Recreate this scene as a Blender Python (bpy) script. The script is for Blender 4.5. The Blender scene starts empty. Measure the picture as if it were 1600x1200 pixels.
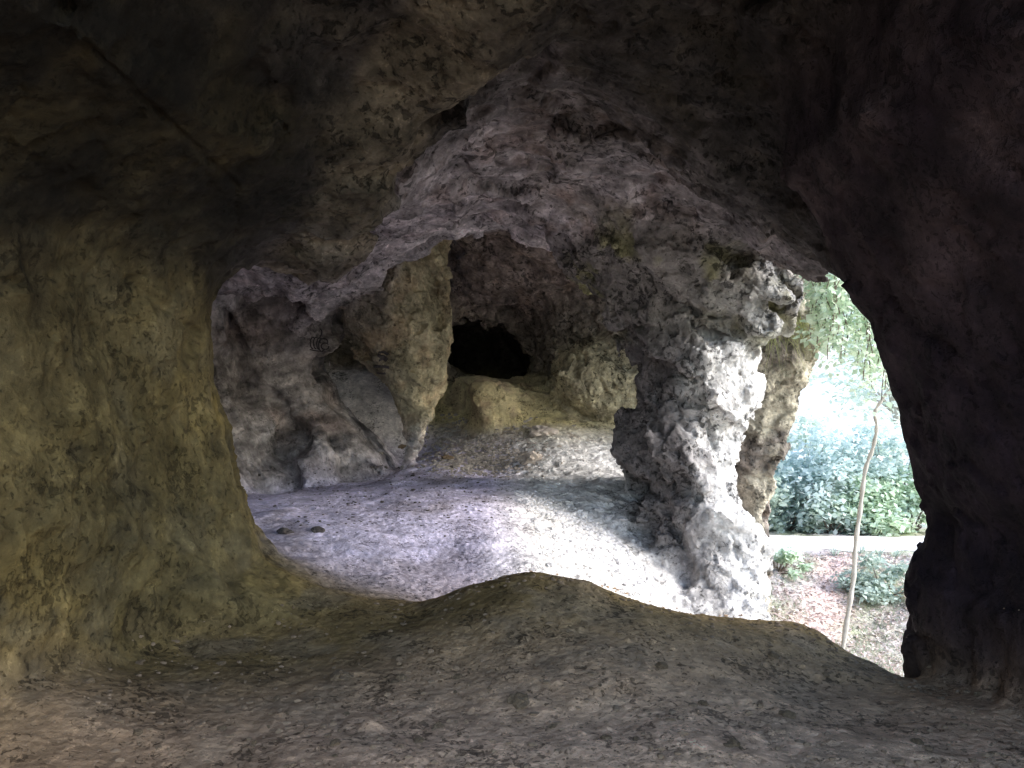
import bpy, bmesh, math, random, time
T0 = time.time()
def lap(t): print('LAP', t, round(time.time()-T0, 1))
import numpy as np
from mathutils import Vector, Matrix
from mathutils.bvhtree import BVHTree

random.seed(7); rng = np.random.default_rng(7)
EYE = 1.6                      # eye height; the fields below are measured from the eye, meshes are lifted by EYE
F = 1256.0
def P(px, py, Y):              # a photo point at distance Y -> position measured from the eye
    return ((px-800)/F*Y, Y, (600-py)/F*Y)

scene = bpy.context.scene
col = scene.collection

# ------------------------------------------------------------------ noise
def _hash(ix, iy, iz, seed):
    h = (ix.astype(np.uint32)*np.uint32(374761393) + iy.astype(np.uint32)*np.uint32(668265263)
         + iz.astype(np.uint32)*np.uint32(2246822519) + np.uint32((seed*3266489917) & 0xffffffff))
    h = (h ^ (h >> np.uint32(15)))*np.uint32(2246822519)
    h = (h ^ (h >> np.uint32(13)))*np.uint32(3266489917)
    return h ^ (h >> np.uint32(16))
def perlin(x, y, z, seed=0):
    x, y, z = np.broadcast_arrays(x, y, z)
    xi = np.floor(x).astype(np.int32); yi = np.floor(y).astype(np.int32); zi = np.floor(z).astype(np.int32)
    fx = (x-xi).astype(np.float32); fy = (y-yi).astype(np.float32); fz = (z-zi).astype(np.float32)
    u = fx*fx*fx*(fx*(fx*6-15)+10); v = fy*fy*fy*(fy*(fy*6-15)+10); w = fz*fz*fz*(fz*(fz*6-15)+10)
    out = np.zeros_like(fx)
    for dx in (0, 1):
        for dy in (0, 1):
            for dz in (0, 1):
                h = _hash(xi+dx, yi+dy, zi+dz, seed)
                gx = (h & np.uint32(1023)).astype(np.float32)/511.5-1
                gy = ((h >> np.uint32(10)) & np.uint32(1023)).astype(np.float32)/511.5-1
                gz = ((h >> np.uint32(20)) & np.uint32(1023)).astype(np.float32)/511.5-1
                d = gx*(fx-dx)+gy*(fy-dy)+gz*(fz-dz)
                out += d*(u if dx else 1-u)*(v if dy else 1-v)*(w if dz else 1-w)
    return out*1.3
def fbm(x, y, z, s, octaves=4, seed=0, gain=.5):
    a = 1.0; out = 0; f = 1.0/s
    for o in range(octaves):
        out = out + a*perlin(x*f+o*7.3, y*f+o*3.1, z*f-o*5.7, seed+o); a *= gain; f *= 2.07
    return out
def facets(x, y, z, s, seed=0, tilt=.9, step=.5):
    # chunky broken rock: every cell a tilted plane with its own step
    x = x/s; y = y/s; z = z/s
    bx = np.floor(x-.5).astype(np.int32); by = np.floor(y-.5).astype(np.int32); bz = np.floor(z-.5).astype(np.int32)
    best = np.full(x.shape, 1e9, np.float32); val = np.zeros(x.shape, np.float32)
    for dx in (0, 1):
        for dy in (0, 1):
            for dz in (0, 1):
                cx = bx+dx; cy = by+dy; cz = bz+dz
                h = _hash(cx, cy, cz, seed); g = _hash(cx, cy, cz, seed+91)
                ox = (x-(cx+.5+((h & np.uint32(1023)).astype(np.float32)/1023-.5)*.85)).astype(np.float32)
                oy = (y-(cy+.5+(((h >> np.uint32(10)) & np.uint32(1023)).astype(np.float32)/1023-.5)*.85)).astype(np.float32)
                oz = (z-(cz+.5+(((h >> np.uint32(20)) & np.uint32(1023)).astype(np.float32)/1023-.5)*.85)).astype(np.float32)
                d = ox*ox+oy*oy+oz*oz
                nx = (g & np.uint32(1023)).astype(np.float32)/511.5-1
                ny = ((g >> np.uint32(10)) & np.uint32(1023)).astype(np.float32)/511.5-1
                nz = ((g >> np.uint32(20)) & np.uint32(1023)).astype(np.float32)/511.5-1
                v = tilt*(nx*ox+ny*oy+nz*oz)+step*(nx*.6+ny*.4)
                m = d < best
                best = np.where(m, d, best); val = np.where(m, v, val)
    return val

def fracture(x, y, z, s, seed=0):
    # slabby broken rock: tilted, stretched and warped cells, strong in some patches and nearly absent in others
    a = x*.82+z*.45-y*.2; b = y*.86+x*.3-z*.22; c = z*.80-x*.42+y*.3
    w = s*.55
    a = a+w*perlin(x/s*.7, y/s*.7, z/s*.7, seed+1); b = b+w*perlin(x/s*.7+4, y/s*.7, z/s*.7, seed+2); c = c+w*perlin(x/s*.7, y/s*.7+8, z/s*.7, seed+3)
    p = np.clip(.65+1.1*perlin(x/s*.23, y/s*.23, z/s*.23, seed+4), .12, 1.5)
    return p*(.75*facets(a, b*1.3, c*.45, s, seed, 1.3, .22)-.6*np.abs(perlin(a/s*.8, b/s*.8, c/s*.5, seed+6))+.15)
# ---- field helpers
class TPS:
    def __init__(self, pts, lam=1e-3):
        p = np.array(pts, float); self.p = p[:, :2]; n = len(p)
        d = np.linalg.norm(self.p[:, None]-self.p[None], axis=2)
        K = self.k(d)+lam*np.eye(n)
        A = np.zeros((n+3, n+3)); A[:n, :n] = K; A[:n, n] = 1; A[:n, n+1:] = self.p; A[n, :n] = 1; A[n+1:, :n] = self.p.T
        self.w = np.linalg.solve(A, np.concatenate([p[:, 2], np.zeros(3)]))
    @staticmethod
    def k(d): return d*d*np.log(d+1e-9)
    def __call__(self, x, y):
        x = np.asarray(x, float); y = np.asarray(y, float)
        n = len(self.p); out = self.w[n]+self.w[n+1]*x+self.w[n+2]*y
        for i in range(n):
            d2 = (x-self.p[i, 0])**2+(y-self.p[i, 1])**2
            out = out+self.w[i]*.5*d2*np.log(d2+1e-12)
        return out.astype(np.float32)
def poly_sd(x, y, pts):        # signed distance to a closed polygon, negative inside
    x = np.asarray(x, np.float32); y = np.asarray(y, np.float32)
    d = np.full(np.broadcast(x, y).shape, 1e9, np.float32); s = np.ones_like(d)
    n = len(pts)
    for i in range(n):
        ax, ay = pts[i]; bx, by = pts[i-1]
        ex, ey = bx-ax, by-ay; wx, wy = x-ax, y-ay
        t = np.clip((wx*ex+wy*ey)/(ex*ex+ey*ey), 0, 1)
        d = np.minimum(d, (wx-ex*t)**2+(wy-ey*t)**2)
        c1 = y >= ay; c2 = y < by; c3 = ex*wy > ey*wx
        s = np.where((c1 & c2 & c3) | (~c1 & ~c2 & ~c3), -s, s)
    return s*np.sqrt(d)
def prof(z, tab):
    tab = sorted(tab); return np.interp(z, [t[0] for t in tab], [t[1] for t in tab]).astype(np.float32)
def capsule(x, y, z, a, b, ra, rb=None):
    rb = ra if rb is None else rb
    ex, ey, ez = b[0]-a[0], b[1]-a[1], b[2]-a[2]
    wx, wy, wz = x-a[0], y-a[1], z-a[2]
    t = np.clip((wx*ex+wy*ey+wz*ez)/(ex*ex+ey*ey+ez*ez), 0, 1)
    return np.sqrt((wx-ex*t)**2+(wy-ey*t)**2+(wz-ez*t)**2)-(ra+(rb-ra)*t)
def smin(a, b, k):
    h = np.clip(.5+.5*(b-a)/k, 0, 1)
    return b+(a-b)*h-k*h*(1-h)
def slices(x, y, z, tab, power=2.0, rot=0.0):   # stack of rounded horizontal sections: (z, cx, cy, rx, ry)
    tab = sorted(tab); zs = [t[0] for t in tab]
    cx, cy, rx, ry = [np.interp(z, zs, [t[i] for t in tab]).astype(np.float32) for i in (1, 2, 3, 4)]
    u = x-cx; v = y-cy
    c, s = math.cos(rot), math.sin(rot)
    u, v = u*c+v*s, -u*s+v*c
    q = (np.abs(u/rx)**power+np.abs(v/ry)**power+1e-9)**(1/power)
    return (q-1)*np.minimum(rx, ry)

# ------------------------------------------------------------------ the shape of the cave
CREST = [P(640, 945, 5.5), P(690, 937, 5.25), P(720, 915, 5.15), P(770, 898, 5.08), P(830, 888, 5.0), P(900, 896, 4.97), P(960, 915, 4.95),
         P(1030, 940, 4.9), P(1100, 955, 4.88), P(1190, 957, 4.8), P(1250, 965, 4.75), P(1290, 990, 4.7),
         P(1320, 1020, 4.65), P(1370, 1040, 4.5), P(1420, 1060, 4.3), P(1600, 1105, 3.7)]
fore = TPS(CREST+[P(800, 1200, 3.0), P(400, 1200, 3.0), P(0, 1200, 2.9), P(1600, 1200, 3.0), P(800, 1060, 3.8),
      P(1200, 1060, 3.9), P(400, 1050, 4.0), P(200, 1020, 4.1), P(0, 1060, 3.4), P(500, 925, 5.1), P(600, 1000, 4.5),
      (-2, 0, -1.5), (2, 0, -1.5), (0, 0, -1.5), (0, -3, -1.6), (2.5, -3, -1.7), (-2, -3, -1.5), (3.2, 2, -1.55)], 2e-3)
def crest_y(x):
    xs = [-6, -1.6, -.9]+[c[0] for c in CREST]+[3.2, 5]; ys = [9, 6.6, 5.8]+[c[1] for c in CREST]+[2.6, 1.5]
    return np.interp(x, xs, ys).astype(np.float32)
hall = TPS([P(330, 725, 11.3), P(400, 725, 11.5), P(500, 722, 11.5), P(580, 716, 11.8), P(640, 712, 12.0), P(690, 738, 10.4), P(780, 750, 9.5),
      P(900, 755, 9.2), P(1000, 758, 9.0), P(400, 800, 7.3), P(450, 860, 6.0), P(560, 930, 5.45), P(640, 940, 5.5),
      P(600, 800, 7.5), P(700, 800, 7.5), P(765, 790, 7.7), P(700, 880, 6.3), P(770, 840, 6.7), P(820, 885, 6.15),
      P(900, 800, 8.3), P(900, 870, 7.2), P(1000, 830, 8.2), P(1000, 925, 7.0), P(1060, 952, 7.0), P(1130, 958, 7.2),
      P(1040, 832, 8.4), (0.2, 5.7, -1.6), (1.2, 5.8, -2.0), (1.9, 5.6, -2.5), (2.1, 6.4, -2.55), (2.7, 7.3, -2.95), (3.0, 8.5, -3.1), (3.5, 6.0, -3.2), (2.6, 5.2, -2.8), (2.25, 7.2, -2.9), (2.3, 8.2, -2.7),
      P(750, 746, 10.5), P(690, 705, 11.4), P(760, 650, 12.5), P(800, 597, 13.4), P(880, 603, 13.2), P(930, 650, 12.1),
      P(850, 684, 11.2), P(960, 700, 10.8), P(980, 738, 10.0), P(720, 600, 13.6), (-.3, 15, -.1), (-.3, 16.5, -.3),
      P(515, 607, 12.9), P(620, 618, 12.8), P(560, 690, 12.0), P(520, 660, 12.4), P(620, 703, 12.0), P(690, 640, 12.6),
      (-2.5, 15, .1), (2.2, 10.2, -1.3), (3.1, 9.8, -2.6), (3.4, 11, -2.8), (-4.5, 7, -1.1), (-4.5, 11, -1.1), (4, 9, -3.4)], 2e-3)
def floor_z(x, y):
    yc = crest_y(x); s = y-yc
    f = fore(x, np.minimum(y, yc)); sp = .05*np.log1p(np.exp(np.clip(s/.05, -30, 30)))
    f = f-1.15*sp
    h = np.where(y > 4.6, hall(x, np.maximum(y, 4.6)), hall(x, np.full_like(y, 4.6)) - (4.6-y)*.8)
    h = np.where(x < -1.2, h, h)
    k = .12
    t = np.clip(.5+.5*(f-h)/k, 0, 1)
    return h+(f-h)*t+k*t*(1-t)-4*np.clip(x-2.3, 0, 1)*(y > 4.4)

ceil_t = TPS([P(480, 385, 5.7), P(540, 262, 5.1), P(650, 140, 4.5), P(760, -10, 3.95), P(605, 325, 6.9), P(695, 200, 5.75), P(800, 100, 5.05),
      P(510, 470, 10.5), P(560, 430, 10.4), P(640, 386, 10.1), P(700, 360, 10.0), P(760, 342, 9.9), P(900, 300, 7.6),
      P(900, 372, 9.6), P(1000, 410, 9.2), P(1100, 300, 6.6), P(1000, 150, 5.0), P(1200, 0, 4.0), P(1300, 200, 4.4),
      P(1500, 200, 3.7), P(1600, 0, 3.3), P(1285, 395, 5.0), P(1275, 400, 6.0), P(1215, 390, 6.6), P(1120, 420, 8.0), P(1255, 425, 7.2), P(1225, 455, 8.0), (2.6, 9.6, 1.6), P(400, 200, 4.4), P(200, 200, 3.9), P(0, 0, 3.2),
      P(300, 0, 3.5), P(300, 415, 5.2), P(420, 405, 5.7), (-2.9, 8.5, 1.45), (-3.2, 10.8, 1.5), (-2.4, 7.2, 1.35),
      P(620, 320, 11.3), P(560, 360, 11.3), P(640, 350, 13.0), P(800, 420, 11.8), P(700, 470, 13.2), P(780, 480, 13.6), P(860, 500, 13.2), P(950, 450, 11.6),
      (0, 1, 2.1), (2.2, .5, 1.1), (-2, .5, 1.5), (0, -3, 2.0), (2.4, -3, 1.2), (-2, -3, 1.5), (2.5, 10.3, 1.6), (3, 12, 1.5), (-2.2, 14.5, 1.6), (0, 15, 1.2)], 2e-3)
RIDGE = [P(455, 412, 5.9), P(490, 372, 5.65), P(530, 300, 5.25), (P(590, 210, 4.8)), P(660, 135, 4.5), P(735, 30, 4.1), P(790, -60, 3.8)]

LIP = [P(470, 520, 10.8), P(512, 470, 10.6), P(560, 430, 10.4), P(640, 386, 10.1), P(700, 360, 10.0), P(770, 342, 9.9), P(870, 385, 10.2), P(960, 425, 10.2), P(1010, 470, 9.8)]
LEFT = [(-3.2, -1), (-2.6, .9), (-2.35, 2), (-2.19, 3.4), (-2.07, 4.2), (-1.87, 5.1), (-2.0, 5.5), (-2.8, 5.8), (-6, 6.2), (-6, -1)]
LEFT_O = [(.72, .06), (.49, .02), (.2, 0), (-.16, 0), (-.37, .04), (-.574, .09), (-.82, .16), (-1.025, .26), (-1.17, .385), (-1.27, .52), (-1.37, .7), (-1.6, 1.0),
          (.85, .16), (1.0, .4), (1.2, .75), (2.6, 1.4)]
RIGHT = [(2.6, 1.0), (2.3, 3.0), (2.2, 3.7), (2.14, 4.4), (2.3, 4.6), (2.75, 4.3), (3.0, 3.6), (3.3, 1.1), (2.9, .7)]
RIGHT_O = [(1.2, .62), (.9, .42), (.645, .28), (.5, .21), (.358, .16), (.143, .1), (-.143, .02), (-.45, -.01), (-.573, -.02), (-.7, -.1), (-.8, -.09), (-.967, -.05),
           (-1.075, -.01), (-1.29, -.03), (-1.61, -.07), (-2.2, -.02)]
FARL = [(-6, 6.5), (-4.3, 8.0), (-3.9, 9.6), (-3.5, 10.6), (-2.9, 10.75), (-2.55, 11.0), (-2.5, 11.6), (-2.8, 12.3), (-3.6, 12.8), (-6, 12.8)]
FARL_O = [(1.6, .55), (1.3, .3), (1.1, .12), (.88, .02), (.53, 0), (.35, -.13), (0, -.1), (-.26, -.02), (-.53, .22), (-.79, .5), (-1.0, .72), (-1.3, .9)]
CLIFF = [(.75, 13.2), (.95, 12.4), (1.5, 12.1), (2.4, 11.7), (3.0, 11.1), (3.2, 10.8), (3.75, 10.8), (3.86, 11.2), (3.8, 13), (3, 14), (.75, 14)]
CLIFF_O = [(1.6, .5), (1.0, .36), (.6, .28), (.2, .2), (-.4, 0), (-.9, -.12), (-1.5, -.3), (-2.4, -.36)]
PIL = [(1.3, 1.8, 8.7, 1.1, 1.3), (.95, 1.9, 8.6, .78, 1.05), (.6, 1.96, 8.5, .6, .8), (.3, 1.95, 8.4, .53, .7), (0, 1.92, 8.4, .51, .68), (-.5, 1.79, 8.4, .48, .66), (-.8, 1.76, 8.4, .48, .64),
       (-1.05, 1.76, 8.35, .48, .62), (-1.3, 1.79, 8.2, .47, .62), (-1.55, 1.8, 8.05, .41, .6), (-1.8, 1.74, 7.8, .32, .6), (-2.1, 1.71, 7.6, .31, .6), (-2.7, 1.7, 7.5, .34, .6)]
HANG = [(1.9, -2.0, 11.3, 1.1, 0.8), (1.3, -1.72, 11.25, 0.88, 0.6), (0.85, -1.63, 11.15, 0.79, 0.48), (0.4, -1.46, 11.15, 0.59, 0.4), (0, -1.345, 11.15, 0.367, 0.34), (-0.4, -1.309, 11.15, 0.277, 0.28), (-0.7, -1.354, 11.15, 0.169, 0.22), (-0.9, -1.403, 11.15, 0.107, 0.16), (-1.2, -1.42, 11.15, 0.1, 0.12)]
NAMES = ['floor', 'ceiling', 'left', 'right', 'farl', 'cliff', 'pillar', 'hang', 'back', 'bulge', 'outcrop', 'boulder']
def comps(x, y, z):
    out = {}
    fz = floor_z(x, y)
    out['floor'] = (z-fz)*.88
    c = (ceil_t(x, y)-z)*.8
    for a, b in zip(RIDGE[:-1], RIDGE[1:]):
        c = smin(c, capsule(x, y, z, (a[0], a[1], a[2]+.15), (b[0], b[1], b[2]+.15), .34), .16)
    for a, b in zip(LIP[:-1], LIP[1:]):
        c = smin(c, capsule(x, y, z, (a[0], a[1], a[2]+.14), (b[0], b[1], b[2]+.14), .24), .07)
    edge = np.where(y > 9.6, 2.7, 2.5)
    c = np.maximum(c, x-edge)
    c = np.maximum(c, 1.3-.25*np.clip(x, -2, 3)-y)
    out['ceiling'] = c
    out['left'] = poly_sd(x, y, LEFT)-np.where(z > .6, prof(z, LEFT_O), np.minimum(prof(z, LEFT_O), .16+1.0*np.clip((y-4.35)/.8, 0, 1)+.06*np.sin(y*3.1)))
    out['right'] = poly_sd(x, y, RIGHT)-prof(z, RIGHT_O)
    out['farl'] = np.maximum(poly_sd(x, y, FARL)-prof(z, FARL_O),
                             -((((x+2.7)/.45)**2+((y-10.0)/.75)**2+((z+.68)/.42)**2+1e-9)**.5-1)*.3)
    out['cliff'] = poly_sd(x, y, CLIFF)-prof(z, CLIFF_O)
    out['pillar'] = slices(x, y, z, PIL, 2.4, .35)
    out['hang'] = slices(x, y, z, HANG, 1.5, .3)
    hole = np.sqrt(((x+.31+.15*z)/.86)**2+((z-.48)/.70)**2)*.65-.65+.22*perlin(x*1.9, np.float32(3.3), z*1.9, 141)+.12*perlin(x*4.3, np.float32(7.1), z*4.3, 142)
    hole = np.maximum(hole, y-15.9)
    out['back'] = np.maximum(13.5-.12*np.abs(x+.3)-.35*(z-.4)*(z > .4)+.3*np.clip(-x-1.2, 0, .8)-y, -hole)
    # rounded lobe of the rear wall right of the tunnel, and the lit nose of rock beside the pillar top
    out['bulge'] = (np.sqrt(((x-1.32)/.78)**2+((y-12.2)/.75)**2+((z-.05)/.72)**2)-1)*.72
    out['outcrop'] = smin(capsule(x, y, z, P(1120, 470, 7.9), P(1195, 505, 7.7), .3, .16), capsule(x, y, z, P(1170, 430, 7.7), P(1228, 462, 7.5), .26, .13), .12)
    # earth covered boulder shelf under the tunnel mouth
    u = (x-.42)*.96+(y-12.75)*.28; w_ = -(x-.42)*.28+(y-12.75)*.96
    tz = z+.5+.10*u
    qx = np.abs(u)-.95; qy = np.abs(w_)-.45; qz = np.abs(tz)-(.26-.16*np.clip(-w_, -.3, .6))
    out['boulder'] = np.sqrt(np.maximum(qx, 0)**2+np.maximum(qy, 0)**2+np.maximum(qz, 0)**2+1e-9)+np.minimum(np.maximum(qx, np.maximum(qy, qz)), 0)-.24
    return out
#                 big   fac.5 fac.2 fine  (amplitudes in metres)
AMP = {'floor': (.04, .012, .006, .02), 'ceiling': (.10, .10, .035, .016), 'left': (.08, .05, .02, .014), 'right': (.05, .03, .03, .02),
       'farl': (.09, .18, .025, .012), 'cliff': (.1, .16, .09, .02), 'pillar': (.09, .25, .085, .026), 'hang': (.05, .12, .07, .02),
       'back': (.12, .25, .06, .018), 'bulge': (.06, .16, .08, .02), 'outcrop': (.06, .16, .07, .02), 'boulder': (.10, .10, .05, .015)}
def weights(cd, shp):
    w = [np.exp(-np.clip(np.broadcast_to(cd[n], shp), -1, 3)/.1).astype(np.float32) for n in NAMES]
    s = sum(w)+1e-12
    return [a/s for a in w]
def field(x, y, z):
    cd = comps(x, y, z)
    d = None
    for n in NAMES:
        if d is None: d = cd[n]; continue
        d = smin(d, cd[n], {'ceiling': .1, 'left': .09+.25*np.clip(z*1.6-.4, 0, 1), 'right': .15, 'pillar': .22, 'hang': .12, 'outcrop': .15, 'bulge': .1, 'boulder': .3}.get(n, .15))
    return d, cd

def surface_nets(V, o, h):
    ins = V < 0
    nx, ny, nz = V.shape
    cnt = np.zeros((nx-1, ny-1, nz-1), np.int8)
    for a in (0, 1):
        for b in (0, 1):
            for c in (0, 1): cnt += ins[a:nx-1+a, b:ny-1+b, c:nz-1+c]
    act = np.argwhere((cnt > 0) & (cnt < 8))
    idx = np.full(cnt.shape, -1, np.int32); idx[act[:, 0], act[:, 1], act[:, 2]] = np.arange(len(act))
    acc = np.zeros((len(act), 3)); num = np.zeros(len(act))
    cs = [(a, b, c) for a in (0, 1) for b in (0, 1) for c in (0, 1)]
    for p in cs:
        for ax in range(3):
            if p[ax]: continue
            q = list(p); q[ax] = 1
            va = V[act[:, 0]+p[0], act[:, 1]+p[1], act[:, 2]+p[2]]; vb = V[act[:, 0]+q[0], act[:, 1]+q[1], act[:, 2]+q[2]]
            m = (va < 0) != (vb < 0)
            t = np.where(m, va/np.where(m, va-vb, 1), 0)
            pos = np.array(p, float)[None]+t[:, None]*np.eye(3)[ax][None]
            acc += pos*m[:, None]; num += m
    verts = (act+acc/num[:, None])*h+np.array(o)[None]
    quads = []
    for ax in range(3):
        s0 = [slice(None)]*3; s1 = [slice(None)]*3
        s0[ax] = slice(0, -1); s1[ax] = slice(1, None)
        A = ins[tuple(s0)]; B = ins[tuple(s1)]
        e = np.argwhere(A != B)
        b, c = (ax+1) % 3, (ax+2) % 3
        lim = V.shape
        ok = (e[:, b] > 0) & (e[:, b] < lim[b]-1) & (e[:, c] > 0) & (e[:, c] < lim[c]-1)
        e = e[ok]
        def cell(db, dc):
            f = e.copy(); f[:, b] -= db; f[:, c] -= dc
            return idx[f[:, 0], f[:, 1], f[:, 2]]
        q = np.stack([cell(1, 1), cell(0, 1), cell(0, 0), cell(1, 0)], 1)
        fl = ~A[e[:, 0], e[:, 1], e[:, 2]]
        q[fl] = q[fl][:, ::-1]
        quads.append(q)
    return verts, np.concatenate(quads)
def subdivide(v, q):
    n = len(v)
    e = np.concatenate([q[:, [i, (i+1) % 4]] for i in range(4)])
    es = np.sort(e, 1); key = es[:, 0].astype(np.int64)*n+es[:, 1]
    u, inv = np.unique(key, return_inverse=True)
    mid = (v[u//n]+v[u % n])/2
    cen = v[q].mean(1)
    m = len(q); E = inv.reshape(4, m)+n; C = np.arange(m)+n+len(u)
    nq = np.concatenate([np.stack([q[:, i], E[i], C, E[i-1]], 1) for i in range(4)])
    return np.concatenate([v, mid, cen]), nq
def relax(v, q, it=1, f=.5):
    for _ in range(it):
        s = np.zeros_like(v); c = np.zeros(len(v))
        for i in range(4):
            for j in (1, 3):
                for a in range(3): s[:, a] += np.bincount(q[:, i], v[q[:, (i+j) % 4], a], len(v))
                c += np.bincount(q[:, i], minlength=len(v))
        v = v+f*(s/np.maximum(c, 1)[:, None]-v)
    return v
def vnormals(v, q):
    fn = np.cross(v[q[:, 2]]-v[q[:, 0]], v[q[:, 3]]-v[q[:, 1]])
    n = np.zeros_like(v)
    for i in range(4):
        for a in range(3): n[:, a] += np.bincount(q[:, i], fn[:, a], len(v))
    return n/(np.linalg.norm(n, axis=1)[:, None]+1e-12)

def make_mesh(name, v, q, attrs=None, normals=None):
    me = bpy.data.meshes.new(name)
    k = q.shape[1]
    me.vertices.add(len(v)); me.vertices.foreach_set('co', np.ascontiguousarray(v, np.float32).ravel())
    me.loops.add(q.size); me.loops.foreach_set('vertex_index', np.ascontiguousarray(q, np.int32).ravel())
    me.polygons.add(len(q)); me.polygons.foreach_set('loop_start', np.arange(0, q.size, k, dtype=np.int32))
    me.update(calc_edges=True)
    me.polygons.foreach_set('use_smooth', np.ones(len(q), bool))
    for an, arr in (attrs or {}).items():
        at = me.color_attributes.new(an, 'FLOAT_COLOR', 'POINT')
        at.data.foreach_set('color', np.concatenate([arr, np.ones((len(arr), 1))], 1).astype(np.float32).ravel())
    if normals is not None: me.normals_split_custom_set_from_vertices(np.ascontiguousarray(normals, np.float32))
    return me

def sd_noise(x, y, z, wt, h):
    A = np.array([AMP[n] for n in NAMES], np.float32)
    a = [sum(wt[i]*A[i, k] for i in range(len(NAMES))) for k in range(4)]
    wx = x+.12*perlin(x*2.1, y*2.1, z*2.1, 11); wy = y+.12*perlin(x*2.1+9, y*2.1, z*2.1, 12); wz = z+.1*perlin(x*2.1, y*2.1+5, z*2.1, 13)
    n = a[0]*fbm(x, y, z, 1.1, 3, 1)*1.2
    n += a[1]*facets(wx+.25*z, wy, wz*.8+.2*x, .62, 21, 1.4, .3)*.85
    n += a[2]*fracture(wx, wy, wz, .26, 33)*1.1
    return n
def build_shell(lo, hi, h, sub):
    ax = [np.arange(lo[i], hi[i]+h*.5, h, dtype=np.float32) for i in range(3)]
    X = ax[0][:, None, None]; Y = ax[1][None, :, None]; Z = ax[2][None, None, :]
    d, cd = field(X, Y, Z)
    d = np.array(np.broadcast_to(d, (len(ax[0]), len(ax[1]), len(ax[2]))), np.float32)
    band = np.argwhere(np.abs(d) < .4)
    bx, by, bz = ax[0][band[:, 0]], ax[1][band[:, 1]], ax[2][band[:, 2]]
    cb = {n: np.broadcast_to(cd[n], d.shape)[band[:, 0], band[:, 1], band[:, 2]] for n in NAMES}
    wt = weights(cb, bx.shape)
    d[band[:, 0], band[:, 1], band[:, 2]] -= sd_noise(bx, by, bz, wt, h)
    for s in ((0,), (-1,)):
        d[s[0]] = .5; d[:, s[0]] = .5; d[:, :, s[0]] = .5
    v, q = surface_nets(d, [a[0] for a in ax], h)
    for _ in range(sub):
        v, q = subdivide(v, q); v = relax(v, q, 1, .2)
    return v.astype(np.float32), q

def finish(v, q, detail):
    x, y, z = v[:, 0], v[:, 1], v[:, 2]
    cd = comps(x, y, z); wt = weights(cd, x.shape)
    A = np.array([AMP[n] for n in NAMES], np.float32)
    amp = sum(wt[i]*A[i, 3] for i in range(len(NAMES)))
    n = vnormals(v, q)
    if detail:
        a2 = sum(wt[i]*A[i, 2] for i in range(1, len(NAMES)))
        wx = x+.1*perlin(x*4, y*4, z*4, 81); wy = y+.1*perlin(x*4, y*4+7, z*4, 82); wz = z+.1*perlin(x*4+3, y*4, z*4, 83)
        disp = a2*.75*facets(wx*.9+.4*wz, wy, wz*.9-.4*wx, .23, 84, 1.5, .14)*np.clip(.7+.9*perlin(x*1.3, y*1.3, z*1.3, 85), .1, 1.4)
        disp += amp*(1.0*fracture(x, y, z, .12, 51)+.5*fbm(x, y, z, .13, 3, 61))*(1-wt[0])
        fw = wt[0]
        # lumpy rubble on the lit slope, softer soil elsewhere
        slope = np.clip((x+.15)/.4, 0, 1)*np.clip((y-5.6)/.4, 0, 1)*np.clip((11.8-y)/.5, 0, 1)
        grav = np.clip(1-np.hypot(x+.55, y-10.9)/1.2, 0, 1)
        clod = np.maximum(0, perlin(x*9, y*9, z*9, 74)-.22)+.6*np.maximum(0, perlin(x*19, y*19, z*19, 75)-.25)
        disp += fw*(np.clip(slope+grav, 0, 1)*(.022*facets(x, y, z, .13, 71)+.03*clod)+.006*fbm(x, y, z, .4, 3, 72)+.014*np.minimum(0, fbm(x, y, z, .4, 3, 73)+.2)+.045*(1-.6*np.clip((y-5.5)/1, 0, 1))*clod*np.clip(perlin(x*1.7, y*1.7, z, 76)+.35, 0, 1))
        v = v+n*disp[:, None]
        pit = np.maximum(0, perlin(x*5, y*5, z*5, 91)-.25)+.5*np.maximum(0, perlin(x*11, y*11, z*11, 92)-.2)
        v = v-n*(wt[2]*pit*.09)[:, None]
        # the long diagonal crack high on the left wall
        px = 800+F*x/np.maximum(y, .1); py = 600-F*z/np.maximum(y, .1)
        for a, b, wd, dp in (((130, 65), (250, 180), 3.2, .035), ((250, 180), (370, 290), 3.2, .04), ((370, 290), (372, 400), 3, .02), ((205, 440), (260, 480), 8, .04), ((260, 480), (310, 520), 5, .03)):
            ex, ey = b[0]-a[0], b[1]-a[1]; t = np.clip(((px-a[0])*ex+(py-a[1])*ey)/(ex*ex+ey*ey), 0, 1)
            dd = np.hypot(px-a[0]-ex*t, py-a[1]-ey*t)+6*perlin(x*6, y*6, z*6, 5)
            m = np.exp(-(dd/wd)**2)*(y < 7)*(y > 1)
            v = v-n*(m*dp)[:, None]
        n = vnormals(v, q)
    return v, n, wt, cd

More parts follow.
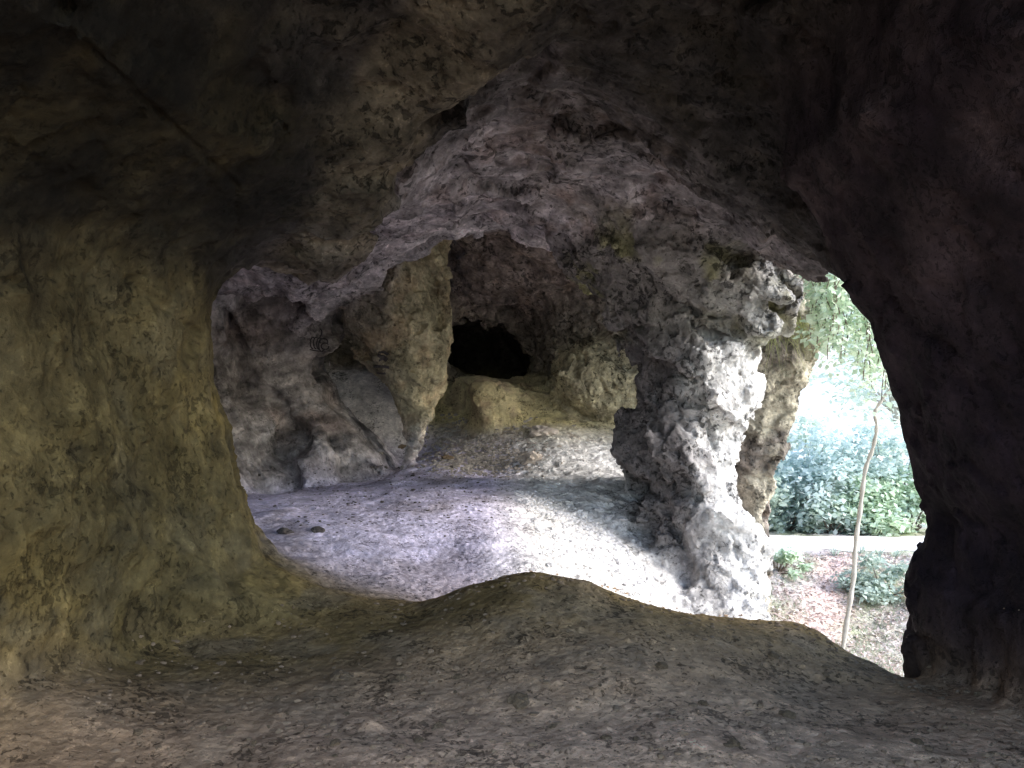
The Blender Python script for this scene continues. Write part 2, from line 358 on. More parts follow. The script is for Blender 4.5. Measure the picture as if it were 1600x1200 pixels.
def lerp(a, b, t): return a+(b-a)*t[:, None]
def colours(v, wt):
    x, y, z = v[:, 0], v[:, 1], v[:, 2]
    c = lambda *a: np.array(a, np.float32)[None]*np.ones((len(v), 1), np.float32)
    n1 = np.clip(fbm(x, y, z, .9, 4, 101)*.9+.5, 0, 1); n2 = np.clip(fbm(x, y, z, .35, 4, 111)+.5, 0, 1); n3 = np.clip(fbm(x, y, z, 1.6, 3, 121)+.45, 0, 1)
    sm = lambda a, lo, hi: np.clip((a-lo)/(hi-lo), 0, 1)
    pal = {}
    f = lerp(c(.86, .575, .385), c(.28, .19, .08), np.clip(sm(y, 3.3, 4.6)*(1-sm(y, 5.6, 6.4)) + .5*sm(-x, .5, 1.8)*(1-sm(y, 5.6, 6.2)), 0, 1))  # paler toward the viewer, painting in the daylight from behind
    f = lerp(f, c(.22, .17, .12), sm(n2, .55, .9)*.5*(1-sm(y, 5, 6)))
    f = lerp(f, c(.72, .66, .84), sm(y, 5.2, 6.2))  # lavender cast of the skylight put into the grey floor's colour
    f = lerp(f, c(.36, .31, .33), sm(n1, .45, .8)*.7*sm(y, 5.4, 6.2)*(1-sm(x, -.6, .2))*(1-sm(y, 11, 12)))
    f = lerp(f, c(.86, .83, .80), sm(y, 5.4, 6)*sm(x, -.3, .25)*(1-sm(y, 11.2, 12)))  # brightness of the sunlit slope painted in as whiter ground
    f = lerp(f, c(.62, .52, .26), sm(y, 10.6, 11.6)*sm(z, -1.0, -.55)*(x > -1.3))
    f = lerp(f, c(.68, .62, .58), sm(y, 11.6, 12.2)*(1-sm(x, -1.6, -1.3)))
    f = lerp(f, c(.2, .15, .12), sm(n2, .6, .9)*.6*sm(y, 10.2, 11)*(x > -1.2))
    f = f*(1-.35*(1-sm(y, 4.0, 5.5))*(1-sm(x, -1.6, .6)))[:, None]  # left side darkened so the near floor looks lit from the right
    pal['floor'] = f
    cl = lerp(c(.60, .53, .545), c(.32, .27, .24), sm(n1, .5, .85)*.6)
    cl = lerp(cl, c(.24, .15, .12), sm(n2, .6, .95)*.6)
    cl = lerp(cl, c(.034, .0285, .024), (1-sm(y+.35*fbm(x, y, z, .8, 3, 171), 4.7, 7.6))*.95); cl = lerp(cl, c(.062, .053, .044), (1-sm(y, 4.6, 6.8))*sm(n2, .5, .75)*.8)  # foreground gloom painted in: ceiling colour falls to near black
    cl = lerp(cl, c(.5, .44, .46), sm(y, 6, 8)*(1-sm(x, -.8, .6))*.6); cl = cl*(1-.5*sm(x, .2, 1.6))[:, None]  # lavender skylight tint painted in, right side darkened as shade
    st = np.clip(.5+1.1*perlin((x*.8+y*.5)*.9, (z*.9-x*.3+y*.2)*5.5, (y*.8-x*.5)*2.2, 131)+.6*perlin((x*.8+y*.5)*2.5, (z*.9-x*.3)*13, (y*.8-x*.5)*6, 132), 0, 1)
    ld = np.full(x.shape, 9, np.float32)
    for a_, b_ in zip(LIP[:-1], LIP[1:]): ld = np.minimum(ld, capsule(x, y, z, a_, b_, 0))
    cl = lerp(cl, c(.24, .17, .13), sm(y-10.2-.25*np.abs(x+.6)*(x < -.6), .15, .6)*.65); cl = lerp(cl, c(.68, .61, .63), (1-sm(ld, .25, .85))*(1-.7*sm(x, -.2, 1.0))*(1-.8*sm(y-10.2, .2, .6)))
    rd = np.full(x.shape, 9, np.float32)
    for a_, b_ in zip(RIDGE[:-1], RIDGE[1:]): rd = np.minimum(rd, capsule(x, y, z, a_, b_, 0))
    cl = lerp(cl, c(.20, .165, .12), (1-sm(rd+.1*fbm(x, y, z, .4, 2, 161), .22, .42))*.8)
    cl = cl*(.68+.64*st)[:, None]
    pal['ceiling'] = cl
    l = lerp(c(.225, .165, .06), c(.05, .041, .029), sm(z, -.2, .8))  # olive holds the green light thrown by foliage outside
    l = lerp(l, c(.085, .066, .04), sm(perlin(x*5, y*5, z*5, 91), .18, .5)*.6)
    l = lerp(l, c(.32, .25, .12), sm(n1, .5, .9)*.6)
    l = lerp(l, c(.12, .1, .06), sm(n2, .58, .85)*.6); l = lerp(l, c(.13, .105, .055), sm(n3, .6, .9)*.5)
    pal['left'] = .86*l*(1-.72*sm(z, .25, 1.0))[:, None]  # upper wall darkened in colour to paint the shade there
    pal['right'] = lerp(c(.03, .019, .025), c(.072, .05, .052), n2*sm(z, 0, .9))  # shade of a wall turned from the light, put into near black albedo
    a = lerp(c(.46, .42, .41), c(.26, .235, .23), sm(n1, .45, .8)*.8); a = lerp(a, c(.45, .41, .40), sm(n2, .55, .9)*.5*sm(x, -3.3, -2.4)); a = lerp(a, c(.26, .17, .13), sm(n3, .6, .8)*.4)
    a = a*(.6+.8*st)[:, None]
    pal['farl'] = a
    o = lerp(c(.30, .26, .23), c(.17, .145, .125), sm(n2, .45, .7)); o = lerp(o, c(.55, .5, .4), sm(x, 2.9, 3.5)*sm(n1, .3, .6))
    pal['cliff'] = o
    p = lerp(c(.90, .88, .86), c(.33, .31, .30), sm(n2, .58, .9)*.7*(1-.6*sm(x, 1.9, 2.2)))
    p = lerp(p, c(.13, .112, .113), sm(-x+.12*fbm(x, y, z, .5, 2, 151), -2.0, -1.6)*.92); p = lerp(p, c(.24, .215, .20), sm(z+.15*fbm(x, y, z, .4, 2, 181), .42, .66)*.85); p = lerp(p, c(.3, .29, .12), sm(z, .4, .8)*sm(n1, .45, .6)*.7)  # shade of the left face painted in, flank kept near white
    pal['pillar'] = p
    hcol = lerp(c(.30, .26, .20), c(.62, .54, .36), sm(x, -1.75, -1.35)); hcol = lerp(hcol, c(.55, .52, .5), (1-sm(z, -.75, -.4))*sm(x, -1.7, -1.5)); hcol = lerp(hcol, c(.38, .27, .17), sm(n2, .5, .9)*.5)  # left side coloured darker to paint its shade
    pal['hang'] = hcol
    b = lerp(c(.42, .36, .31), c(.22, .19, .165), sm(n1, .4, .7)); b = lerp(b, c(.04, .036, .034), sm(y, 13.7, 14.6)); b = lerp(b, c(.20, .18, .13), (1-sm(x, -1.9, -1.2))*.7)  # darkness inside the tunnel painted into the rock colour
    pal['back'] = b
    pal['bulge'] = lerp(c(.58, .51, .34), c(.32, .28, .19), sm(n2, .4, .7))
    oc = lerp(c(.46, .45, .42), c(.22, .21, .15), sm(n2, .45, .8)); oc = lerp(oc, c(.27, .27, .1), sm(n1, .45, .65)*.6)
    pal['outcrop'] = oc
    pal['boulder'] = lerp(c(.68, .57, .33), c(.36, .27, .18), sm(n2, .58, .9)*.8)
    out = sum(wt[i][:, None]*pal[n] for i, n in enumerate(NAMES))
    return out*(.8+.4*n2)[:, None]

# ------------------------------------------------------------------ materials
def nodes(name):
    m = bpy.data.materials.new(name); m.use_nodes = True
    nt = m.node_tree; nt.nodes.clear()
    return m, nt, nt.nodes, nt.links
def rock_material(name, bump, scale, contrast=.55, pebble=0.0, pit=26, pits=.55, fleck=.5):
    m, nt, N, L = nodes(name)
    out = N.new('ShaderNodeOutputMaterial'); bs = N.new('ShaderNodeBsdfPrincipled'); L.new(bs.outputs[0], out.inputs[0])
    bs.inputs['Roughness'].default_value = .92; bs.inputs['Specular IOR Level'].default_value = .18
    at = N.new('ShaderNodeVertexColor'); at.layer_name = 'rock'
    tc = N.new('ShaderNodeTexCoord')
    n1 = N.new('ShaderNodeTexNoise'); n1.inputs['Scale'].default_value = scale; n1.inputs['Detail'].default_value = 8; n1.inputs['Roughness'].default_value = .68
    n2 = N.new('ShaderNodeTexNoise'); n2.inputs['Scale'].default_value = scale*5.5; n2.inputs['Detail'].default_value = 6; n2.inputs['Roughness'].default_value = .7
    L.new(tc.outputs['Object'], n1.inputs['Vector']); L.new(tc.outputs['Object'], n2.inputs['Vector'])
    r = N.new('ShaderNodeMapRange'); r.inputs[1].default_value = .3; r.inputs[2].default_value = .72; r.inputs[3].default_value = 1-contrast; r.inputs[4].default_value = 1+contrast*.55
    L.new(n1.outputs[0], r.inputs[0])
    r2 = N.new('ShaderNodeMapRange'); r2.inputs[1].default_value = .3; r2.inputs[2].default_value = .7; r2.inputs[3].default_value = 1-contrast*.5; r2.inputs[4].default_value = 1+contrast*.35
    L.new(n2.outputs[0], r2.inputs[0])
    mu = N.new('ShaderNodeMath'); mu.operation = 'MULTIPLY'; L.new(r.outputs[0], mu.inputs[0]); L.new(r2.outputs[0], mu.inputs[1])
    def spots(sc, lo, hi, to, w):
        # crisp small marks: warped noise cut at a threshold, gathered into patches
        n = N.new('ShaderNodeTexNoise'); n.inputs['Scale'].default_value = sc; n.inputs['Detail'].default_value = 5; n.inputs['Roughness'].default_value = .62; n.inputs['Distortion'].default_value = w
        L.new(tc.outputs['Object'], n.inputs['Vector'])
        p = N.new('ShaderNodeTexNoise'); p.inputs['Scale'].default_value = sc*.13; p.inputs['Detail'].default_value = 3; L.new(tc.outputs['Object'], p.inputs['Vector'])
        s_ = N.new('ShaderNodeMath'); s_.operation = 'MULTIPLY_ADD'; L.new(p.outputs[0], s_.inputs[0]); s_.inputs[1].default_value = .5; L.new(n.outputs[0], s_.inputs[2])
        r_ = N.new('ShaderNodeMapRange'); r_.interpolation_type = 'SMOOTHSTEP'; r_.inputs[1].default_value = lo; r_.inputs[2].default_value = hi; r_.inputs[3].default_value = 1; r_.inputs[4].default_value = to
        L.new(s_.outputs[0], r_.inputs[0]); return r_.outputs[0]
    sp1 = spots(pit, .84, .90, 1-pits, .6); sp2 = spots(pit*2.3, .86, .93, 1-pits*.8, .4); sp3 = spots(pit*1.6, .88, .94, 1+fleck, .3)
    for so_ in (sp1, sp2, sp3):
        m2_ = N.new('ShaderNodeMath'); m2_.operation = 'MULTIPLY'; L.new(mu.outputs[0], m2_.inputs[0]); L.new(so_, m2_.inputs[1]); mu = m2_
    mx = N.new('ShaderNodeVectorMath'); mx.operation = 'SCALE'; L.new(at.outputs[0], mx.inputs[0]); L.new(mu.outputs[0], mx.inputs['Scale'])
    L.new(mx.outputs[0], bs.inputs['Base Color'])
    add = N.new('ShaderNodeMath'); add.operation = 'MULTIPLY_ADD'; L.new(n2.outputs[0], add.inputs[0]); add.inputs[1].default_value = .45; L.new(n1.outputs[0], add.inputs[2])
    h = add.outputs[0]
    vo = N.new('ShaderNodeTexVoronoi'); vo.inputs['Scale'].default_value = scale*(3.2 if pebble else 2.2); vo.feature = 'F1'
    L.new(tc.outputs['Object'], vo.inputs['Vector'])
    ad = N.new('ShaderNodeMath'); ad.operation = 'MULTIPLY_ADD'; L.new(vo.outputs['Distance'], ad.inputs[0]); ad.inputs[1].default_value = -(pebble if pebble else .35); L.new(h, ad.inputs[2]); h = ad.outputs[0]
    for so_, k_ in ((sp1, .55), (sp2, .3)):
        ad2 = N.new('ShaderNodeMath'); ad2.operation = 'MULTIPLY_ADD'; L.new(so_, ad2.inputs[0]); ad2.inputs[1].default_value = k_; L.new(h, ad2.inputs[2]); h = ad2.outputs[0]
    bp = N.new('ShaderNodeBump'); bp.inputs['Strength'].default_value = .9; bp.inputs['Distance'].default_value = bump
    L.new(h, bp.inputs['Height']); L.new(bp.outputs[0], bs.inputs['Normal'])
    return m
def leaf_material(name, c1, c2, trans=.35):
    m, nt, N, L = nodes(name)
    out = N.new('ShaderNodeOutputMaterial'); d = N.new('ShaderNodeBsdfDiffuse'); t = N.new('ShaderNodeBsdfTranslucent'); mix = N.new('ShaderNodeMixShader')
    g = N.new('ShaderNodeNewGeometry'); cr = N.new('ShaderNodeValToRGB')
    cr.color_ramp.elements[0].color = (*c1, 1); cr.color_ramp.elements[1].color = (*c2, 1)
    L.new(g.outputs['Random Per Island'], cr.inputs[0])
    L.new(cr.outputs[0], d.inputs[0]); L.new(cr.outputs[0], t.inputs[0])
    mix.inputs[0].default_value = trans
    L.new(d.outputs[0], mix.inputs[1]); L.new(t.outputs[0], mix.inputs[2]); L.new(mix.outputs[0], out.inputs[0])
    return m
def plain_material(name, c1, c2, scale=8, bump=.02, rough=.9, stretch=(1, 1, 1)):
    m, nt, N, L = nodes(name)
    out = N.new('ShaderNodeOutputMaterial'); bs = N.new('ShaderNodeBsdfPrincipled'); L.new(bs.outputs[0], out.inputs[0])
    bs.inputs['Roughness'].default_value = rough; bs.inputs['Specular IOR Level'].default_value = .2
    tc = N.new('ShaderNodeTexCoord'); mp = N.new('ShaderNodeMapping'); mp.inputs['Scale'].default_value = stretch
    L.new(tc.outputs['Object'], mp.inputs[0])
    n1 = N.new('ShaderNodeTexNoise'); n1.inputs['Scale'].default_value = scale; n1.inputs['Detail'].default_value = 8; n1.inputs['Roughness'].default_value = .7
    L.new(mp.outputs[0], n1.inputs['Vector'])
    cr = N.new('ShaderNodeValToRGB'); cr.color_ramp.elements[0].position = .32; cr.color_ramp.elements[1].position = .68
    cr.color_ramp.elements[0].color = (*c1, 1); cr.color_ramp.elements[1].color = (*c2, 1)
    L.new(n1.outputs[0], cr.inputs[0]); L.new(cr.outputs[0], bs.inputs['Base Color'])
    bp = N.new('ShaderNodeBump'); bp.inputs['Strength'].default_value = .8; bp.inputs['Distance'].default_value = bump
    L.new(n1.outputs[0], bp.inputs['Height']); L.new(bp.outputs[0], bs.inputs['Normal'])
    return m
M_ROCK = rock_material('cave_rock', .06, 3.6, .7, 0, 14, .6, .5)
M_WALL = rock_material('smooth_rock', .04, 3.2, .6, 0, 21, .42, .4)
M_PIL = rock_material('craggy_rock', .07, 5.0, .55, 0, 15, .65, .3)
M_SOIL = rock_material('dusty_soil', .03, 6.5, .35, .45, 30, .6, .5)

# ------------------------------------------------------------------ build the cave
def tag(o, label=None, cat=None, group=None, kind=None):
    if label: o['label'] = label
    if cat: o['category'] = cat
    if group: o['group'] = group
    if kind: o['kind'] = kind
    return o
def link(name, me, mat=None, parent=None, loc=None):
    o = bpy.data.objects.new(name, me)
    if mat is not None and me is not None and not me.materials: me.materials.append(mat)
    col.objects.link(o)
    if parent: o.parent = parent
    if loc is not None: o.location = loc
    return o
PIECES = {
 'floor': ('cave_floor', M_SOIL, None), 'ceiling': ('cave_ceiling', M_ROCK, None),
 'left': ('rock_wall', M_WALL, ('olive yellow rock wall with flaring foot, filling the left foreground', 'rock wall')),
 'right': ('rock_wall', M_WALL, ('almost black rock wall beside the bright cave window, seen against the daylight', 'rock wall')),
 'farl': ('rock_wall', M_WALL, ('grey rock wall with a hollow at its foot and a dark coil doodle', 'rock wall')),
 'cliff': ('rock_cliff', M_PIL, ('brown overhanging rock cliff outside the window with a grass tuft on top', 'cliff')),
 'pillar': ('rock_pillar', M_PIL, ('craggy pale rock pillar with one sunlit flank beside the cave window', 'rock pillar')),
 'hang': ('rock_column', M_WALL, ('cream rock column tapering to a point at the floor, left of the dark tunnel', 'rock column')),
 'back': ('rock_wall', M_ROCK, ('shadowed back wall of the cave around the black tunnel mouth', 'rock wall')),
 'bulge': ('rock_lobe', M_PIL, ('rounded olive rock lobe right of the dark tunnel above the lit ground', 'rock lobe')),
 'boulder': ('boulder', M_SOIL, ('big tan earth covered boulder shelf just below the black tunnel mouth', 'boulder')),
 'outcrop': ('rock_outcrop', M_PIL, ('lit mossy rock knob jutting from the ceiling at the top of the window', 'rock outcrop')),
}
REFINE = {'ceiling': (.012, .005, 0, .3), 'farl': (.010, .005, 0, .35), 'pillar': (.012, .006, 0, .25), 'outcrop': (.02, .010, 0, .3), 'floor': (.001, .0045, .035, .2), 'bulge': (.016, .008, 0, .3), 'hang': (.012, .006, 0, .35), 'left': (.004, .005, .010, .25), 'cliff': (.02, .01, 0, .4)}
def refine(v, q, c, n, amp):
    # one more level of real relief on a piece; its rim stays put so neighbours still meet it
    k = len(v)
    e = np.sort(np.concatenate([q[:, [i, (i+1) % 4]] for i in range(4)]), 1)
    u, ct = np.unique(e[:, 0].astype(np.int64)*k+e[:, 1], return_counts=True)
    rim = np.zeros((k, 1)); b = u[ct == 1]; rim[b//k] = 1; rim[b % k] = 1
    a = np.concatenate([v, c, n, 1-rim], 1)
    a, q = subdivide(a, q)
    v, c, n, w = a[:, :3], a[:, 3:6], a[:, 6:9], a[:, 9]
    n = n/(np.linalg.norm(n, axis=1)[:, None]+1e-9)
    f = v.astype(np.float32); x, y, z = f[:, 0], f[:, 1], f[:, 2]
    d = amp[0]*fracture(x, y, z, .07, 302)+amp[1]*fbm(x, y, z, .06, 3, 303)+amp[2]*np.maximum(0, perlin(x*27, y*27, z*27, 304)-.3)*np.clip(perlin(x*2.3, y*2.3, z*2.3, 305)+.4, 0, 1)
    m = np.minimum(w*1.0, 1)
    v2 = v+n*(d*m)[:, None]
    nn = vnormals(v2, q)
    nn = np.where((w > .99)[:, None], nn, n)
    cav = np.clip(d/(amp[0]+amp[1]), -1, 1)[:, None]
    sp = np.clip(1+amp[3]*fbm(x, y, z, .14, 4, 311)+.5*amp[3]*perlin(x*31, y*31, z*31, 312), .35, 1.7)[:, None]
    return v2, q, c*(1+.25*cav)*sp, nn
lap('field'); v, q = build_shell((-5.2, 2.3, -3.4), (4.2, 16.6, 2.75), .05, 1)
lap('shell'); v, nrm, wt, cd = finish(v, q, True)
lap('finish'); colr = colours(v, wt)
W = np.stack([np.broadcast_to(-cd[n], (len(v),)) for n in NAMES], 1)
fc = W[q].mean(1).argmax(1)
lap('colours'); vw = v+np.array([0, 0, EYE], np.float32)
BV = BVHTree.FromPolygons([tuple(p) for p in vw.tolist()], q.tolist())
lap('bvh')
for i, n in enumerate(NAMES):
    fq = q[fc == i]
    if not len(fq): continue
    nm, mat, lab = PIECES[n]
    u, inv = np.unique(fq, return_inverse=True); lq = inv.reshape(-1, 4)
    pvx, pc, pn = vw[u], colr[u], nrm[u]
    if n in REFINE: pvx, lq, pc, pn = refine(pvx, lq, pc, pn, REFINE[n])
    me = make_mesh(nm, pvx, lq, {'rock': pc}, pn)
    o = link(nm, me, mat)
    if lab: tag(o, *lab)
    else: tag(o, kind='structure')
lap('pieces')
# the same cave carried on behind the camera, coarser
v2, q2 = build_shell((-4.5, -3.6, -3.0), (4.2, 2.5, 2.75), .12, 0)
v2, n2_, wt2, _ = finish(v2, q2, False)
# open the side behind the camera, where the daylight on the near floor comes from
o = link('cave_entrance', make_mesh('cave_entrance', v2+np.array([0, 0, EYE], np.float32), q2, {'rock': colours(v2, wt2)}), M_ROCK)
tag(o, kind='structure')

lap('entrance')
# ---- ground outside
bank = TPS([P(1200, 868, 16.0), P(1400, 868, 16.0), P(1200, 838, 18.1), P(1420, 838, 18.1), P(1300, 838, 18.1), (0, 17.2, -3.5), (12, 17.2, -3.45), P(1300, 866, 16.0),
     P(1200, 960, 12.6), P(1320, 1000, 12.2), P(1420, 1030, 12), P(1300, 910, 14.4), P(1410, 910, 14.4), P(1400, 1060, 9.5), P(1500, 1100, 9), (2.4, 8, -3.0), (3.5, 5.5, -3.0), (4, 3, -2.4), (6, 3, -2.9),
     (4, 0, -1.9), (8, 0, -2.3), (4, -4, -1.9), (1, 12, -3.9), (12, 9, -4.2), (0, 22, -3.9), (8, 22, -4.0), (14, 22, -4.0)], 5e-3)
def ground_z(x, y):
    t = np.clip((np.hypot(x-6, y-11)-14)/14, 0, 1); t = t*t*(3-2*t)
    g = bank(np.clip(x, -2, 16), np.clip(y, -6, 26))
    g = g*(1-t)+(-4.6)*t
    return g
def ground_full(x, y):
    z = np.zeros_like(x)
    return ground_z(x, y)+.09*fbm(x, y, z, 1.3, 4, 201)*(np.abs(y-17.1) > 1.15)+.05*fbm(x, y, z, .3, 3, 211)*(np.abs(y-17.1) > 1.15)
def axis(a, b, h, far):
    core = np.arange(a, b, h); out = []; s = h
    while (out[-1] if out else 0) < far: s *= 1.35; out.append((out[-1] if out else 0)+s)
    out = np.array(out); return np.concatenate([a-out[::-1], core, b-h+out])
gx = axis(2.2, 11, .07, 900); gy = axis(5.0, 19, .07, 900)
GX, GY = np.meshgrid(gx, gy, indexing='ij')
gzv = ground_full(GX.ravel().astype(np.float32), GY.ravel().astype(np.float32)).reshape(GX.shape)
# keep the outdoor ground under the cave floor where the two overlap
inside = (GX < 3.3) & (GX > -6) & (GY > -4) & (GY < 17)
fl = floor_z(GX.astype(np.float32), GY.astype(np.float32))
gzv = np.where(inside, np.minimum(gzv, np.minimum(fl-.25, -2.6)), gzv)
gv = np.stack([GX.ravel(), GY.ravel(), gzv.ravel()+EYE], 1)
nx_, ny_ = GX.shape
ii = (np.arange(nx_-1)[:, None]*ny_+np.arange(ny_-1)[None]).ravel()
gq = np.stack([ii, ii+ny_, ii+ny_+1, ii+1], 1)
gxr, gyr = GX.ravel().astype(np.float32), GY.ravel().astype(np.float32); zz = np.zeros_like(gxr)
m1 = np.clip(fbm(gxr, gyr, zz, 1.2, 4, 221)+.5, 0, 1)[:, None]; m2 = np.clip(fbm(gxr, gyr, zz, .4, 4, 231)+.5, 0, 1)[:, None]
gc = np.array([[.42, .37, .34]])*(1-m1)+np.array([[.22, .25, .13]])*m1
gc = gc*1.6+.06; gc = gc*(1-.5*m2)+np.array([[.28, .19, .17]])*.5*m2
red = np.exp(-((gxr-(.393+.03*(gyr-14)/3)*gyr)/.42)**2)*(gyr > 12)*(gyr < 16.2)
gc = gc*(1-red[:, None]*.8)+np.array([[.84, .60, .54]])*red[:, None]*.8
pale = np.clip(1-np.hypot((gxr-4.9)/.8, (gyr-15)/1.2), 0, 1)[:, None]; gc = gc*(1-pale)+np.array([[.75, .7, .68]])*pale
BG = BVHTree.FromPolygons([tuple(p) for p in gv.tolist()], gq.tolist())
o = link('ground', make_mesh('ground', gv, gq, {'rock': gc}), M_SOIL); tag(o, kind='structure')

# the pale footpath on the terrace
xs = np.linspace(-12, 24, 400); rows = []
for j, t in enumerate(np.linspace(0, 1, 9)):
    yy = 16.15+t*1.95+(.16*np.sin(xs*1.1+j*.3)+.1*np.sin(xs*3.3+j*.2)+.07*np.sin(xs*7.9+1))*(1 if j in (0, 8) else .5)
    z0 = ground_z(xs.astype(np.float32), yy.astype(np.float32))+.05*math.sin(math.pi*t)+.012
    rows.append(np.stack([xs, yy, z0+EYE], 1))
pv = np.concatenate(rows); n_ = len(xs)
ii = (np.arange(8)[:, None]*n_+np.arange(n_-1)[None]).ravel()
pq = np.stack([ii, ii+1, ii+n_+1, ii+n_], 1)
M_PATH = plain_material('pale_path', (.74, .69, .64), (.92, .88, .84), 3, .02)
tag(link('path', make_mesh('path', pv, pq), M_PATH), kind='structure')

# pale slope added to stand in for the white glare beyond the bushes
hx = np.linspace(-10, 46, 150); hz = np.linspace(0, 1, 60)
HX, HT = np.meshgrid(hx, hz, indexing='ij')
HXf, HTf = HX.ravel().astype(np.float32), HT.ravel().astype(np.float32)
hy = 44+HTf*13-.25*HXf+1.6*fbm(HXf, HTf*14, HXf*0, 5, 4, 411); hzv = -5.5+HTf*13+.5*fbm(HXf, HTf*14, HXf*0+3, 3, 4, 412)
hq = (np.arange(149)[:, None]*60+np.arange(59)[None]).ravel(); hq = np.stack([hq, hq+60, hq+61, hq+1], 1)
tag(link('glare_backdrop', make_mesh('glare_backdrop', np.stack([HXf, hy, hzv+EYE], 1), hq), plain_material('glare_white', (.6, .58, .54), (.85, .84, .8), .6, .2)), kind='structure')

# ---- small builders
def tube(bm, pts, radii, seg=7):
    rings = []
    up = Vector((.31, .77, .55))
    for i, p in enumerate(pts):
        p = Vector(p); t = (Vector(pts[min(i+1, len(pts)-1)])-Vector(pts[max(i-1, 0)])).normalized()
        a = t.cross(up).normalized(); b = t.cross(a)
        r = radii[i] if hasattr(radii, '__len__') else radii
        rings.append([bm.verts.new(p+r*(math.cos(2*math.pi*k/seg)*a+math.sin(2*math.pi*k/seg)*b)) for k in range(seg)])
    for A, B in zip(rings[:-1], rings[1:]):
        for k in range(seg): bm.faces.new((A[k], A[(k+1) % seg], B[(k+1) % seg], B[k]))
    bm.faces.new(rings[0][::-1]); bm.faces.new(rings[-1])
def bm_mesh(name, bm, smooth=True):
    me = bpy.data.meshes.new(name); bm.normal_update(); bm.to_mesh(me); bm.free()
    me.polygons.foreach_set('use_smooth', np.full(len(me.polygons), smooth)); return me
def leaves_mesh(name, pts, size, droop=.3, aspect=.7):
    # one pointed, slightly folded leaf (two quads) per point
    pts = np.asarray(pts, float); n = len(pts)
    d = rng.normal(size=(n, 3)); d[:, 2] = d[:, 2]*.5-droop; d /= np.linalg.norm(d, axis=1)[:, None]
    s = np.cross(d, np.array([0, 0, 1.])+rng.normal(size=(n, 3))*.45); s /= np.linalg.norm(s, axis=1)[:, None]
    nn = np.cross(s, d)
    L = (size*rng.uniform(.6, 1.35, n))[:, None]; Wd = L*aspect*.5
    v0 = pts; v1 = pts+d*L*.45+s*Wd+nn*L*.08; v2 = pts+d*L; v3 = pts+d*L*.45-s*Wd+nn*L*.08
    vv = np.stack([v0, v1, v2, v3], 1).reshape(-1, 3)
    return make_mesh(name, vv, np.arange(4*n).reshape(n, 4))
def blades_mesh(name, base, dirs, length, width, bend):
    vs = []; fs = []
    for p, d, l, w, b in zip(base, dirs, length, width, bend):
        p = Vector(p); d = Vector(d).normalized(); s = d.cross(Vector((0, 0, 1)))
        s = (s if s.length > .05 else Vector((1, 0, 0))).normalized(); i0 = len(vs)
        for k in range(5):
            t = k/4; c = p+d*l*t+Vector((0, 0, -b*t*t*l)); ww = w*(1-t*.95)
            vs += [c-s*ww, c+s*ww]
        fs += [(i0+2*k, i0+2*k+1, i0+2*k+3, i0+2*k+2) for k in range(4)]
    return make_mesh(name, np.array([tuple(v) for v in vs]), np.array(fs))
def ground_at(x, y):
    h = BG.ray_cast(Vector((x, y, 20)), Vector((0, 0, -1)))
    return h[0].z if h[0] else ground_z(np.array([x], np.float32), np.array([y], np.float32))[0]+EYE
def cave_hit(px, py):
    p = P(px, py, 1.0)
    return BV.ray_cast(Vector((0, 0, EYE)), Vector(p).normalized())
def floor_at(x, y, top=-.2):
    h = BV.ray_cast(Vector((x, y, EYE+top)), Vector((0, 0, -1)))
    return h

lap('ground')
# ---- outside: trees, bushes, grass
M_LEAF_T = leaf_material('teal_leaf', (.48, .58, .55), (.86, .92, .89), .62)  # leaf colours lightened to paint in the hazy glare outside
M_LEAF_G = leaf_material('green_leaf', (.46, .58, .42), (.8, .88, .72))
M_LEAF_D = leaf_material('dark_leaf', (.34, .42, .36), (.64, .72, .62))
M_LEAF_P = leaf_material('pale_leaf', (.6, .68, .6), (.88, .92, .86), .5)
M_GRASS = leaf_material('straw_grass', (.3, .34, .1), (.62, .62, .3), .4)
M_BARK = plain_material('pale_bark', (.3, .27, .23), (.58, .54, .48), 9, .01, .9, (1, 1, .35))
M_TWIG = plain_material('brown_twig', (.14, .11, .09), (.26, .21, .17), 12, .006)
def bush(name, x, y, w, h, n, leaf, mat, label, group, cat='bush', clumps=16):
    z = ground_at(x, y)-.05
    root = link(name, None, loc=(x, y, z)); tag(root, label, cat, group)
    bm = bmesh.new(); pts = []
    for k in range(clumps):
        a = random.uniform(0, 2*math.pi); r = w*.5*math.sqrt(random.random()); hh = h*random.uniform(.12, 1)*(1-.45*(r/(w*.5))**2)
        c = Vector((r*math.cos(a), r*math.sin(a)*.75, hh))
        tube(bm, [(c.x*.12, c.y*.12, 0), (c.x*.5, c.y*.5, hh*.5), tuple(c)], [.022, .014, .004], 5)
        m = n//clumps; rad = random.uniform(.22, .4)*min(w, h)*.5
        off = rng.normal(size=(m, 3))*np.array([1, 1, .62])*rad*.75
        pts.append(np.array(c)[None]+off)
    pts = np.concatenate(pts); pts[:, 2] = np.maximum(pts[:, 2], .05)
    link('stem', bm_mesh('stem', bm), M_TWIG, root)
    link('foliage', leaves_mesh('foliage', pts, leaf), mat, root)
    return root
